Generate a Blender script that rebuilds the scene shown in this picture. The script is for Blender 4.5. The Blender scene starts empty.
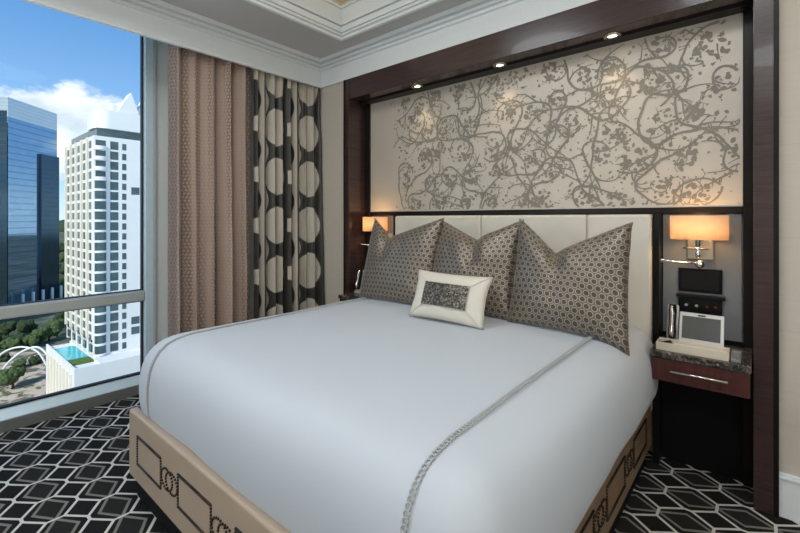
import bpy, bmesh, math, random
from mathutils import Vector, Matrix, noise as mnoise
random.seed(7)
PI = math.pi
C = bpy.context.scene.collection
S = bpy.context.scene

# ------------------------------------------------------------------ helpers
class N:
    def __init__(s, name, world=None):
        if world is None:
            s.mat = bpy.data.materials.new(name); s.mat.use_nodes = True; s.nt = s.mat.node_tree
        else:
            world.use_nodes = True; s.nt = world.node_tree
        s.nt.nodes.clear()
    def n(s, t, **kw):
        x = s.nt.nodes.new(t)
        for k, v in kw.items(): setattr(x, k, v)
        return x
    def put(s, sock, v):
        if isinstance(v, bpy.types.NodeSocket): s.nt.links.new(v, sock)
        elif v is not None:
            if isinstance(v, (tuple, list)) and len(v) == 3 and sock.type == 'RGBA': v = (*v, 1)
            sock.default_value = v
    def m(s, op, a, b=None, c=None, clamp=False):
        x = s.n('ShaderNodeMath', operation=op, use_clamp=clamp)
        s.put(x.inputs[0], a); s.put(x.inputs[1], b); s.put(x.inputs[2], c)
        return x.outputs[0]
    def mix(s, f, a, b):
        x = s.n('ShaderNodeMix', data_type='RGBA')
        s.put(x.inputs[0], f); s.put(x.inputs[6], a); s.put(x.inputs[7], b)
        return x.outputs[2]
    def coord(s, k='Object'):
        return s.n('ShaderNodeTexCoord').outputs[k]
    def sep(s, v):
        x = s.n('ShaderNodeSeparateXYZ'); s.put(x.inputs[0], v); return x.outputs
    def comb(s, a, b, c):
        x = s.n('ShaderNodeCombineXYZ')
        for i, v in enumerate((a, b, c)): s.put(x.inputs[i], v)
        return x.outputs[0]
    def mapping(s, v, scale=(1, 1, 1), loc=(0, 0, 0), rot=(0, 0, 0)):
        x = s.n('ShaderNodeMapping'); s.put(x.inputs[0], v)
        x.inputs[1].default_value = loc; x.inputs[2].default_value = rot; x.inputs[3].default_value = scale
        return x.outputs[0]
    def noise(s, v, scale, detail=3, rough=.5, dist=0):
        x = s.n('ShaderNodeTexNoise'); s.put(x.inputs['Vector'], v)
        x.inputs['Scale'].default_value = scale; x.inputs['Detail'].default_value = detail
        x.inputs['Roughness'].default_value = rough; x.inputs['Distortion'].default_value = dist
        return x.outputs[0]
    def ss(s, v, a, b):
        x = s.n('ShaderNodeMapRange', interpolation_type='SMOOTHSTEP'); s.put(x.inputs[0], v)
        x.inputs[1].default_value = a; x.inputs[2].default_value = b
        return x.outputs[0]
    def bump(s, h, strength=.3, dist=.01):
        x = s.n('ShaderNodeBump'); s.put(x.inputs['Height'], h)
        x.inputs['Strength'].default_value = strength; x.inputs['Distance'].default_value = dist
        return x.outputs[0]
    def out(s, sh, k='Surface'):
        o = s.n('ShaderNodeOutputMaterial'); s.nt.links.new(sh, o.inputs[k]); return s.mat
    def prin(s, col, rough=.5, metal=0, normal=None, spec=None, **kw):
        p = s.n('ShaderNodeBsdfPrincipled')
        s.put(p.inputs['Base Color'], col); s.put(p.inputs['Roughness'], rough); s.put(p.inputs['Metallic'], metal)
        if normal is not None: s.put(p.inputs['Normal'], normal)
        if spec is not None: p.inputs['Specular IOR Level'].default_value = spec
        for k, v in kw.items(): s.put(p.inputs[k.replace('_', ' ')], v)
        return p.outputs[0]

def plain(name, col, rough=.5, metal=0, spec=None, var=.06, scale=30, **kw):
    a = N(name)
    f = a.noise(a.coord(), scale, 3)
    c2 = tuple(max(0, c*(1-var*2)) for c in col); c1 = tuple(min(1, c*(1+var*2)) for c in col)
    return a.out(a.prin(a.mix(f, c2, c1), rough, metal, spec=spec, **kw))

def hexd(a, u, v, p):
    """distance (in metres) from the nearest point of a triangular lattice of pitch p"""
    q = p*math.sqrt(3)
    def d(du, dv):
        x = a.m('MULTIPLY', a.m('SUBTRACT', a.m('FRACT', a.m('ADD', a.m('DIVIDE', u, p), du+.5)), .5), p)
        y = a.m('MULTIPLY', a.m('SUBTRACT', a.m('FRACT', a.m('ADD', a.m('DIVIDE', v, q), dv+.5)), .5), q)
        return a.m('SQRT', a.m('ADD', a.m('MULTIPLY', x, x), a.m('MULTIPLY', y, y)))
    return a.m('MINIMUM', d(0, 0), d(.5, .5))

class MB:
    def __init__(s): s.bm = bmesh.new(); s.uv = None
    def box(s, x0, x1, y0, y1, z0, z1, mi=0):
        x0, x1 = sorted((x0, x1)); y0, y1 = sorted((y0, y1)); z0, z1 = sorted((z0, z1))
        v = [s.bm.verts.new((x, y, z)) for x in (x0, x1) for y in (y0, y1) for z in (z0, z1)]
        for f in ((0,1,3,2),(4,6,7,5),(0,4,5,1),(2,3,7,6),(0,2,6,4),(1,5,7,3)):
            s.bm.faces.new([v[i] for i in f]).material_index = mi
        return s
    def prism(s, pts, axis, a, b, mi=0):
        """polygon pts (2-D, in the two other axes in xyz order) extruded along axis from a to b"""
        def p3(p, t):
            l = [p[0], p[1]]; l.insert(axis, t); return l
        A = [s.bm.verts.new(p3(p, a)) for p in pts]; B = [s.bm.verts.new(p3(p, b)) for p in pts]
        n = len(pts)
        s.bm.faces.new(A).material_index = mi; s.bm.faces.new(B[::-1]).material_index = mi
        for i in range(n):
            s.bm.faces.new((A[i], B[i], B[(i+1) % n], A[(i+1) % n])).material_index = mi
        return s
    def tube(s, pts, r, seg=10, mi=0, caps=True, flat=1.0):
        pts = [Vector(p) for p in pts]; rings = []
        up = Vector((0, 0, 1)); prev = None
        for i, p in enumerate(pts):
            t = (pts[min(i+1, len(pts)-1)]-pts[max(i-1, 0)]).normalized()
            if prev is None:
                a = t.cross(up) if abs(t.z) < .95 else t.cross(Vector((1, 0, 0)))
            else: a = prev-t*prev.dot(t)
            a.normalize(); prev = a; b = t.cross(a)
            rr = r[i] if isinstance(r, (list, tuple)) else r
            rings.append([s.bm.verts.new(p+a*rr*math.cos(k*2*PI/seg)+b*rr*flat*math.sin(k*2*PI/seg)) for k in range(seg)])
        for A, B in zip(rings, rings[1:]):
            for k in range(seg):
                f = s.bm.faces.new((A[k], A[(k+1) % seg], B[(k+1) % seg], B[k])); f.material_index = mi; f.smooth = True
        if caps:
            s.bm.faces.new(rings[0][::-1]).material_index = mi; s.bm.faces.new(rings[-1]).material_index = mi
        return s
    def ball(s, c, r, sub=2, sc=(1, 1, 1), mi=0, jit=0):
        m = Matrix.Translation(c) @ Matrix.Diagonal((r*sc[0], r*sc[1], r*sc[2], 1))
        g = bmesh.ops.create_icosphere(s.bm, subdivisions=sub, radius=1, matrix=m)
        for v in g['verts']:
            if jit: v.co += (v.co-Vector(c))*jit*mnoise.noise(v.co*2.1/r)
            for f in v.link_faces: f.smooth = True; f.material_index = mi
        return s
    def lathe(s, prof, c, seg=24, sy=1.0, mi=0, axis='z'):
        """prof: (radius, height) list about a vertical axis through c"""
        rings = []
        for r, h in prof:
            ring = []
            for k in range(seg):
                a = k*2*PI/seg; x, y = r*math.cos(a), r*sy*math.sin(a)
                p = (x, y, h) if axis == 'z' else (x, -h, y)
                ring.append(s.bm.verts.new((c[0]+p[0], c[1]+p[1], c[2]+p[2])))
            rings.append(ring)
        for A, B in zip(rings, rings[1:]):
            for k in range(seg):
                f = s.bm.faces.new((A[k], A[(k+1) % seg], B[(k+1) % seg], B[k])); f.smooth = True; f.material_index = mi
        return s
    def build(s, name, mats, parent=None, bevel=0, seg=2, solid=0, recalc=True):
        if recalc: bmesh.ops.recalc_face_normals(s.bm, faces=s.bm.faces)
        off = Vector((0, 0, 0)); p = parent
        while p is not None: off += p.location; p = p.parent
        if off.length: bmesh.ops.translate(s.bm, verts=s.bm.verts, vec=-off)
        me = bpy.data.meshes.new(name); s.bm.to_mesh(me); s.bm.free()
        for m in (mats if isinstance(mats, (list, tuple)) else [mats]): me.materials.append(m)
        o = bpy.data.objects.new(name, me); C.objects.link(o); o.parent = parent
        if solid:
            q = o.modifiers.new('Solid', 'SOLIDIFY'); q.thickness = solid; q.offset = 0
        if bevel:
            q = o.modifiers.new('Bevel', 'BEVEL'); q.width = bevel; q.segments = seg; q.limit_method = 'ANGLE'
        return o

def box(name, x0, x1, y0, y1, z0, z1, mat, parent=None, bevel=0):
    return MB().box(x0, x1, y0, y1, z0, z1).build(name, mat, parent, bevel)
def tag(o, label=None, cat=None, group=None, kind=None):
    for k, v in (('label', label), ('category', cat), ('group', group), ('kind', kind)):
        if v: o[k] = v
    return o
def thing(name, loc, label, cat, group=None):
    o = bpy.data.objects.new(name, None); o.empty_display_size = .1; C.objects.link(o); o.location = loc
    return tag(o, label, cat, group)
def struct(o): o['kind'] = 'structure'; return o
def dup(root, shift, label):
    def rec(o, par):
        c = o.copy(); C.objects.link(c); c.parent = par
        for ch in o.children: rec(ch, c)
        return c
    r = rec(root, None); r.location = Vector(root.location)+Vector(shift); r['label'] = label
    return r
def cam2w(px, py, d):      # a point of the view out of the window, at depth d
    r = (px-400)/422*d
    return Vector((.76*r-.649*d, .649*r+.76*d, 1.47-(py-219)/422*d))

# ------------------------------------------------------------------ materials
def carpet_mat():
    a = N('carpet_lattice'); x, y, z = a.sep(a.coord())
    PX, PY = .2234, .2200
    fr = lambda q, o, p: a.m('ABSOLUTE', a.m('SUBTRACT', a.m('FRACT', a.m('ADD', a.m('DIVIDE', a.m('SUBTRACT', q, o), p), .5)), .5))
    u = fr(x, -3.742, PX); v = fr(y, .806, PY); A, B, A2, B2 = .43, .34, .5, .31
    def edge(p, q, ca, cb):       # signed distance in metres from a diamond outline
        e = a.m('SUBTRACT', a.m('ADD', a.m('DIVIDE', p, ca), a.m('DIVIDE', q, cb)), 1)
        return a.m('DIVIDE', e, math.hypot(1/(ca*PX), 1/(cb*PY)))
    d1 = a.m('ABSOLUTE', edge(u, v, A, B))
    s2 = edge(a.m('SUBTRACT', .5, u), a.m('SUBTRACT', .5, v), A2, B2)
    d2 = a.m('ABSOLUTE', s2)
    tuft = a.noise(a.coord(), 420, 2)
    w = a.m('SUBTRACT', 1, a.ss(d1, .0060, .0080))
    con = a.m('MULTIPLY', a.m('LESS_THAN', a.m('MULTIPLY', u, PX), .0065), a.m('GREATER_THAN', v, B-.01))
    con2 = a.m('MULTIPLY', a.m('LESS_THAN', a.m('MULTIPLY', v, PY), .0075), a.m('GREATER_THAN', u, A-.01))
    w = a.m('MAXIMUM', w, a.m('MAXIMUM', con, con2))
    g = a.m('SUBTRACT', 1, a.ss(d2, .0060, .0085))
    inner = a.m('LESS_THAN', s2, 0)
    col = a.mix(inner, (.020, .019, .018), (.030, .029, .027))
    col = a.mix(g, col, (.27, .255, .225)); col = a.mix(w, col, (.80, .78, .72))
    col = a.mix(tuft, a.mix(.35, col, (0, 0, 0)), col)
    return a.out(a.prin(col, .95, normal=a.bump(tuft, .4, .004), spec=.1))
def wood_mat(name, c1, c2, rough=.28, sc=(3, 3, 40), spec=.5, coat=.15):
    a = N(name); f = a.noise(a.mapping(a.coord(), sc), 1.3, 5, .6, 1.2)
    return a.out(a.prin(a.mix(f, c1, c2), rough, spec=spec, Coat_Weight=coat))
def wallpaper_mat():
    a = N('beige_grasscloth'); x, y, z = a.sep(a.coord())
    f = a.noise(a.mapping(a.coord(), (6, 6, 160)), 1, 3)
    seam = a.m('GREATER_THAN', a.m('FRACT', a.m('DIVIDE', z, .46)), .993)
    col = a.mix(f, (.565, .505, .425), (.64, .585, .505)); col = a.mix(seam, col, (.54, .49, .42))
    return a.out(a.prin(col, .7, normal=a.bump(f, .15, .002)))
def pillow_mat():
    a = N('taupe_dot_silk'); u, v, _ = a.sep(a.coord('UV'))
    d = hexd(a, u, v, .040)
    dot = a.m('SUBTRACT', 1, a.ss(d, .0120, .0138)); ring = a.m('MULTIPLY', a.m('SUBTRACT', 1, a.ss(d, .0166, .0182)), a.m('SUBTRACT', 1, dot))
    f = a.noise(a.coord('UV'), 60, 3); g = a.noise(a.coord('UV'), 5, 2)
    base = a.mix(f, (.125, .100, .075), (.17, .14, .108))
    col = a.mix(dot, base, (.075, .056, .041)); col = a.mix(ring, col, (.37, .32, .255))
    return a.out(a.prin(col, a.m('ADD', .30, a.m('MULTIPLY', g, .2)), a.m('ADD', .25, a.m('MULTIPLY', ring, .35)), normal=a.bump(dot, .3, .003), Sheen_Weight=.25))
def lace_mat():
    a = N('taupe_lace'); u, v, _ = a.sep(a.coord('UV'))
    zz = a.m('ADD', u, a.m('MULTIPLY', a.m('PINGPONG', v, .018), .9))
    d = hexd(a, zz, v, .034)
    dot = a.m('SUBTRACT', 1, a.ss(d, .0085, .0118))
    edge = a.m('LESS_THAN', u, .10)
    f = a.noise(a.coord('UV'), 8, 3)
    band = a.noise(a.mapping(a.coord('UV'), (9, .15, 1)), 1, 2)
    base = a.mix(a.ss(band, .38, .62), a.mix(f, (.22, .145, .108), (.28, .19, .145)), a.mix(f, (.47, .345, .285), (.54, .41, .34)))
    col = a.mix(dot, base, a.mix(edge, (.52, .40, .33), (.17, .115, .088)))
    b = a.prin(col, .6, normal=a.bump(dot, .3, .003), Sheen_Weight=.2)
    return a.out(b)
def ogee_mat():
    a = N('ogee_drapery'); u, v, _ = a.sep(a.coord('UV'))
    P, Q, W1 = .70, .47, .22
    uu = a.m('MULTIPLY', a.m('FRACT', a.m('DIVIDE', a.m('ADD', u, .01), P)), P)
    def el(cu, dv, A, B):
        x = a.m('DIVIDE', a.m('SUBTRACT', uu, cu), A)
        y = a.m('DIVIDE', a.m('MULTIPLY', a.m('SUBTRACT', a.m('FRACT', a.m('ADD', a.m('DIVIDE', v, Q), dv)), .5), Q), B)
        return a.m('SQRT', a.m('ADD', a.m('MULTIPLY', x, x), a.m('MULTIPLY', y, y)))
    sm = lambda e: a.m('SUBTRACT', 1, a.ss(e, .97, 1.03))
    left = a.m('LESS_THAN', uu, W1)
    bl = sm(el(0, 0, .185, .17))                                   # black half ovals on a cream stripe
    cr = a.m('MAXIMUM', sm(el(W1+.245, .5, .195, .185)), sm(el(W1, 0, .11, .14)))   # cream ovals on a black stripe
    blk = a.m('ADD', a.m('MULTIPLY', left, bl), a.m('MULTIPLY', a.m('SUBTRACT', 1, left), a.m('SUBTRACT', 1, cr)))
    blk = a.m('MAXIMUM', blk, a.m('LESS_THAN', a.m('ABSOLUTE', a.m('SUBTRACT', uu, W1)), .008))
    f = a.noise(a.mapping(a.coord('UV'), (40, 400, 1)), 1, 2)
    col = a.mix(blk, (.56, .50, .42), a.mix(f, (.022, .020, .018), (.05, .046, .04)))
    return a.out(a.prin(col, a.m('SUBTRACT', .6, a.m('MULTIPLY', blk, .2)), normal=a.bump(f, .1, .002), Sheen_Weight=.15))
def cloth_mat(name, col, bump=.12, rough=.8):
    a = N(name); f = a.noise(a.coord(), 900, 2); g = a.noise(a.coord(), 3.5, 4, .55)
    h = a.m('ADD', a.m('MULTIPLY', f, .05), g)
    return a.out(a.prin(col, rough, normal=a.bump(h, bump, .02), Sheen_Weight=.1))
def leather_mat(name, c1, c2, rough=.5):
    a = N(name); g = a.noise(a.coord(), 6, 4); f = a.noise(a.coord(), 240, 2)
    return a.out(a.prin(a.mix(g, c1, c2), rough, normal=a.bump(f, .08, .002)))
def marble_mat():
    a = N('dark_marble'); f = a.noise(a.coord(), 26, 6, .7, 1.5); v = a.noise(a.coord(), 9, 4, .6, 3)
    col = a.mix(a.ss(f, .4, .7), (.018, .017, .017), (.17, .15, .13)); col = a.mix(a.ss(v, .60, .68), col, (.30, .24, .18))
    return a.out(a.prin(col, .12))
def sequin_mat():
    a = N('sequin_cluster'); vo = a.n('ShaderNodeTexVoronoi'); vo.inputs['Scale'].default_value = 130
    a.put(vo.inputs['Vector'], a.coord('UV')); r, g, b = a.sep(vo.outputs['Color'])
    col = a.mix(a.m('POWER', r, 2.2), (.030, .025, .020), (.36, .32, .26))
    return a.out(a.prin(col, .35, .3, normal=a.bump(g, .8, .004)))
def glass_mat():
    a = N('window_glass'); lw = a.n('ShaderNodeFresnel'); lw.inputs[0].default_value = 1.35
    t = a.n('ShaderNodeBsdfTransparent'); t.inputs[0].default_value = (.96, .985, .98, 1)
    g = a.n('ShaderNodeBsdfGlossy'); g.inputs['Roughness'].default_value = .01; g.inputs[0].default_value = (.7, .7, .7, 1)
    m = a.n('ShaderNodeMixShader'); a.put(m.inputs[0], a.m('MULTIPLY', lw.outputs[0], .10)); a.put(m.inputs[1], t.outputs[0]); a.put(m.inputs[2], g.outputs[0])
    return a.out(m.outputs[0])
def shade_mat():
    a = N('lit_lampshade_linen'); f = a.noise(a.mapping(a.coord(), (200, 200, 20)), 1, 2)
    col = a.mix(f, (.80, .66, .52), (.9, .76, .62))
    d = a.n('ShaderNodeBsdfDiffuse'); a.put(d.inputs[0], col)
    t = a.n('ShaderNodeBsdfTranslucent'); a.put(t.inputs[0], col)
    m = a.n('ShaderNodeMixShader'); m.inputs[0].default_value = .55; a.put(m.inputs[1], d.outputs[0]); a.put(m.inputs[2], t.outputs[0])
    return a.out(m.outputs[0])
def emit_mat(name, col, st):
    a = N(name); e = a.n('ShaderNodeEmission'); e.inputs[0].default_value = (*col, 1); e.inputs[1].default_value = st
    return a.out(e.outputs[0])
def curtainwall_mat(name, c1, c2, fl=3.9, rough=.04, line=(.10, .14, .18)):
    a = N(name); x, y, z = a.sep(a.coord())
    ln = a.m('GREATER_THAN', a.m('FRACT', a.m('DIVIDE', z, fl)), .84)
    f = a.noise(a.mapping(a.coord(), (.15, .15, .25)), 1, 2)
    col = a.mix(f, c1, c2); col = a.mix(a.m('MULTIPLY', ln, .5), col, line)
    return a.out(a.prin(col, rough, .85))
def ground_mat():
    a = N('city_ground'); f = a.noise(a.coord(), .02, 6, .6); g = a.noise(a.coord(), .15, 4)
    col = a.mix(a.ss(f, .42, .58), (.055, .085, .035), (.20, .18, .15)); col = a.mix(a.m('MULTIPLY', g, .6), col, (.035, .06, .025))
    return a.out(a.prin(col, .95))
def plaza_mat():
    a = N('sandy_plaza'); f = a.noise(a.coord(), .09, 5, .6, .8); g = a.noise(a.coord(), .35, 3)
    col = a.mix(a.ss(f, .47, .56), (.60, .47, .36), (.16, .13, .085)); col = a.mix(a.ss(g, .55, .62), col, (.10, .13, .05))
    return a.out(a.prin(col, .9))
def leaf_mat(name, c1, c2):
    a = N(name); f = a.noise(a.coord(), 1.6, 5, .7)
    return a.out(a.prin(a.mix(a.ss(f, .35, .65), c1, c2), .9, normal=a.bump(f, 1, .6)))

M = dict(
    carpet=carpet_mat(), paper=wallpaper_mat(), white=plain('white_paint', (.83, .87, .885), .45, var=.015),
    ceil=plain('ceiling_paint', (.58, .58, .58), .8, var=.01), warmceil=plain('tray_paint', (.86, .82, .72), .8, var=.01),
    ivory=plain('jamb_paint', (.86, .89, .87), .5, var=.02),
    face=wood_mat('walnut_face', (.022, .011, .011), (.075, .041, .038), .24),
    black=wood_mat('espresso_lacquer', (.006, .005, .005), (.016, .012, .010), .32, spec=.22, coat=0),
    grey=plain('grey_silk_panel', (.235, .245, .262), .42, var=.05, scale=12),
    cream=leather_mat('cream_leather', (.74, .68, .58), (.82, .77, .67), .45),
    tan=leather_mat('tan_leather', (.40, .305, .220), (.50, .39, .29), .42),
    rail=leather_mat('bronze_leather', (.18, .115, .065), (.34, .215, .125), .35),
    nail=plain('antique_nail', (.045, .034, .026), .35, .8),
    cover=cloth_mat('white_coverlet', (.545, .585, .64), .08), stitch=cloth_mat('grey_stitch', (.40, .41, .40), .1),
    spring=plain('blue_ticking', (.06, .16, .30), .8), ink=plain('black_plinth', (.008, .008, .009), .6, spec=.12),
    euro=pillow_mat(), lace=lace_mat(), ogee=ogee_mat(), ivorysilk=cloth_mat('ivory_silk', (.70, .655, .56), .06, .5), sequin=sequin_mat(),
    marble=marble_mat(), drawer=wood_mat('mahogany_drawer', (.040, .010, .012), (.115, .034, .027), .22, (40, 3, 3)),
    chrome=plain('polished_chrome', (.80, .79, .77), .12, 1, var=.01), nickel=plain('satin_nickel', (.62, .55, .44), .28, 1, var=.02),
    alu=plain('teal_aluminium', (.64, .78, .86), .3, .1, var=.02), alug=plain('grey_aluminium', (.46, .49, .48), .4, .1, var=.02),
    skirt=plain('dark_aluminium', (.16, .165, .16), .45, .1), 
    gasket=plain('black_gasket', (.01, .011, .012), .5), glass=glass_mat(), shade=shade_mat(),
    lens=emit_mat('lit_lens', (1, .88, .62), 9), silver=plain('silver_plastic', (.55, .55, .54), .35, .4, var=.02),
    screen=plain('grey_screen', (.085, .095, .10), .12, var=.03), blackp=plain('black_plastic', (.009, .009, .010), .25, spec=.3),
    tray=plain('cream_tray', (.70, .62, .50), .4, var=.02), paperw=plain('white_paper', (.75, .74, .72), .7), red=plain('red_socket', (.12, .025, .015), .3),
    concrete=plain('white_render', (.80, .79, .77), .8, var=.02, scale=.2), creamr=plain('cream_render', (.78, .72, .60), .8, var=.02, scale=.2),
    glassd=plain('dark_window', (.065, .11, .12), .08, .3, var=.3, scale=.35),
    tower=curtainwall_mat('blue_curtain_wall', (.26, .38, .50), (.36, .48, .60)), towerd=curtainwall_mat('dark_curtain_wall', (.035, .07, .095), (.07, .115, .15), 3.2, .12),
    louvre=curtainwall_mat('pale_louvre', (.55, .62, .64), (.66, .71, .70), 2.2, .3, (.35, .42, .45)),
    ground=ground_mat(), plaza=plaza_mat(), leaf=leaf_mat('leaf_green', (.03, .06, .018), (.12, .17, .05)), leafd=leaf_mat('leaf_dark', (.018, .035, .014), (.06, .09, .03)),
    bark=plain('bark', (.09, .065, .045), .9), pool=plain('pool_water', (.10, .62, .66), .1, var=.1, scale=.4), lawn=leaf_mat('lawn', (.06, .13, .02), (.14, .24, .05)),
    clear=None)
a = N('clear_acrylic'); M['clear'] = a.out(a.prin((.9, .9, .9), .05, Transmission_Weight=.9))

# ------------------------------------------------------------------ room shell
XL, XW, XR, YB, YF = -4.03, -3.98, 1.7, 2.82, -2.7      # glass plane, left wall, right wall, headboard wall, wall behind the camera
struct(box('floor', -4.12, XR, YF, 3.12, -.1, 0, M['carpet']))
b = MB()
b.box(-4.12, -3.104, YB, 3.12, 0, 3.12).box(.066, XR, YB, 3.12, 0, 3.12).box(-3.104, .066, YB, 3.12, 2.83, 3.12).box(-3.104, .066, 3.06, 3.12, 0, 2.83)
struct(b.build('wall_back', M['paper']))
struct(box('wall_left', -4.12, XW, 1.412, YB, 0, 3.12, M['ivory']))
struct(box('wall_right', XR, XR+.1, YF, 3.12, 0, 3.6, M['paper']))
struct(box('wall_front', -4.12, XR, YF-.1, YF, 0, 3.6, M['paper']))
# ceiling: soffit ring, tray sides, tray top
TX0, TX1, TY0, TY1 = -2.885, 1.1, -2.1, 2.56
b = MB()
for q in ((-4.2, TX0, YF-.1, 3.12), (TX1, XR+.1, YF-.1, 3.12), (TX0, TX1, TY1, 3.12), (TX0, TX1, YF-.1, TY0)):
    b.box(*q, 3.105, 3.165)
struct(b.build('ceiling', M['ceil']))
b = MB()
E2 = .22
b.box(TX0-E2, TX1+E2, TY0-E2, TY1+E2, 3.62, 3.68)
for q in ((TX0-E2-.05, TX0-E2, TY0-E2, TY1+E2), (TX1+E2, TX1+E2+.05, TY0-E2, TY1+E2), (TX0-E2, TX1+E2, TY1+E2, TY1+E2+.05), (TX0-E2, TX1+E2, TY0-E2-.05, TY0-E2)):
    b.box(*q, 3.165, 3.68)
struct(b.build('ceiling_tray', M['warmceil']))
# tray moulding (stepped), cornice boards and crown
def ring_steps(b, steps):
    for i0, i1, z0, z1 in steps:      # i = inset into the opening
        b.box(TX0-.03, TX0+i1, TY0-.03, TY1+.03, z0, z1).box(TX1-i1, TX1+.03, TY0-.03, TY1+.03, z0, z1)
        b.box(TX0+i1, TX1-i1, TY1-i1, TY1+.03, z0, z1).box(TX0+i1, TX1-i1, TY0-.03, TY0+i1, z0, z1)
b = MB(); ring_steps(b, ((0, .002, 3.09, 3.115), (0, -.014, 3.115, 3.123), (0, .012, 3.123, 3.143), (0, -.004, 3.143, 3.150), (0, .016, 3.150, 3.20), (0, .0, 3.20, 3.208), (0, .028, 3.208, 3.23), (0, .012, 3.23, 3.36), (0, .03, 3.36, 3.385)))
struct(b.build('trim_1', M['white'], bevel=.004))
XF = -3.475
crown = [(0, 2.832), (.012, 2.832), (.012, 2.852), (.004, 2.858), (.004, 3.0), (.024, 3.005), (.026, 3.022), (.014, 3.025), (.014, 3.032), (.042, 3.037), (.044, 3.056), (.028, 3.06), (.028, 3.067), (.062, 3.072), (.066, 3.105), (0, 3.105)]
b = MB(); b.prism([(XF-.02+p[0]+.016, p[1]) for p in crown], 1, YF, YB-.001)      # along the window wall
struct(b.build('trim_2', M['white']))
b = MB(); b.prism([(YB-p[0]-.008 if p[0] else YB, p[1]) for p in crown], 0, XF, XR)
struct(b.build('trim_3', M['white']))
box('trim_4', XF-.024, XF-.004, YF, YB, 2.832, 3.105, M['white'])['kind'] = 'structure'
b = MB(); b.box(.068, XR, YB-.018, YB, 0, .19).box(.068, XR, YB-.026, YB, .19, .205).box(.068, XR, YB-.012, YB, .205, .217)
struct(b.build('baseboard_back', M['white'], bevel=.003))
struct(box('baseboard_left', XW, XW+.02, 1.41, YB, 0, .12, M['white'], bevel=.003))

# ------------------------------------------------------------------ window
w = bpy.data.objects.new('window_1', None); C.objects.link(w); w['kind'] = 'structure'; w.location = (XL, 0, 0)
YG = 1.322
MB().box(XL-.004, XL+.004, YF, YG, .14, 3.10).build('glass', M['glass'], w)
b = MB(); b.box(XL-.05, XL+.05, YG, YG+.068, 0, 3.12)
b.build('jamb', M['alu'], w, bevel=.006)
box('jamb_cover', XL-.05, XL+.065, YG+.068, YG+.09, 0, 3.12, M['alug'], w, .003)
MB().box(XL-.03, XL+.012, YG-.012, YG, .148, 3.1).box(XL-.03, XL+.012, YF, YG, .148, .16).box(XL-.03, XL+.012, YF, YG, .765, .777).box(XL-.03, XL+.012, YF, YG, .86, .868).build('gasket', M['gasket'], w)
b = MB(); b.box(XL-.05, XL+.055, YF, YG, .775, .862)
b.build('mullion', M['alug'], w, bevel=.012, seg=3)
MB().prism([(XL-.05, .0), (XL-.05, .148), (XL, .148), (XL+.06, .085), (XL+.06, .0)], 1, YF, YG).build('sill', M['alu'], w)
box('skirting', XL+.06, XL+.075, YF, YG+.09, 0, .08, M['skirt'], w, .003)
MB().box(XL-.05, XL+.05, YF, YG, 3.085, 3.12).build('head_rail', M['alu'], w)

# ------------------------------------------------------------------ curtains
def curtain(name, y0, y1, xc, folds, amp, mat, label, end_out=0, seed=1, ztop=3.06):
    rnd = random.Random(seed); bm = bmesh.new(); uvl = bm.loops.layers.uv.new('UV')
    n, m = folds*14, 26
    ph = [rnd.uniform(-.5, .5) for _ in range(folds+2)]; am = [rnd.uniform(.55, 1.15) for _ in range(folds+2)]
    xs = []
    def prof(i, j):
        s = i/n; zf = 1-j/m          # zf 1 at bottom
        k = s*folds; q = int(min(k, folds-1)); fr = k-q
        A = amp*(am[q]*(1-fr)+am[q+1]*fr)*(.75+.45*zf)
        w_ = math.sin(2*PI*(k+.12*(ph[q]*(1-fr)+ph[q+1]*fr)*2))
        x = xc+A*w_*(1+.2*w_)+end_out*(.3+.7*zf)*max(0, (s-.8)/.2)**2
        y = y0+(y1-y0)*(s+.25/folds*.35*math.sin(4*PI*k))
        x += .012*mnoise.noise(Vector((s*9, j*.35, seed)))
        return x, y
    V = []; L = []
    for j in range(m+1):
        z = .012+(ztop-.012)*j/m; row = []; acc = 0; lr = []; last = None
        for i in range(n+1):
            x, y = prof(i, j)
            xm, ym = prof(i, m//2)
            if last is not None: acc += math.hypot(xm-last[0], ym-last[1])
            last = (xm, ym); lr.append(acc)
            row.append(bm.verts.new((x, y, z)))
        V.append(row); L.append(lr)
    for j in range(m):
        for i in range(n):
            f = bm.faces.new((V[j][i], V[j][i+1], V[j+1][i+1], V[j+1][i])); f.smooth = True
            for lp, (a_, b_) in zip(f.loops, ((j, i), (j, i+1), (j+1, i+1), (j+1, i))):
                lp[uvl].uv = (L[a_][b_], .012+(ztop-.012)*a_/m)
    root = thing(name, (xc, (y0+y1)/2, 0), label, 'curtain')
    q = MB(); q.bm.free(); q.bm = bm
    q.build('fabric', mat, root, solid=.003, recalc=False)
    MB().tube([(xc, y0, ztop+.012), (xc, y1, ztop+.012)], .012).build('track', M['white'], root)
    for k in range(folds):
        MB().tube([(xc, y0+(y1-y0)*(k+.5)/folds, ztop-.02), (xc, y0+(y1-y0)*(k+.5)/folds, ztop+.01)], .004, 6).build('hook', M['chrome'], root)
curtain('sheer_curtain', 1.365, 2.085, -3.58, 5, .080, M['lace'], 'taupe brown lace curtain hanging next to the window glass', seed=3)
curtain('drapery_curtain', 2.075, 2.80, -3.55, 8, .045, M['ogee'], 'black and cream ogee patterned drape hanging in the corner', end_out=.13, seed=5)

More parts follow.
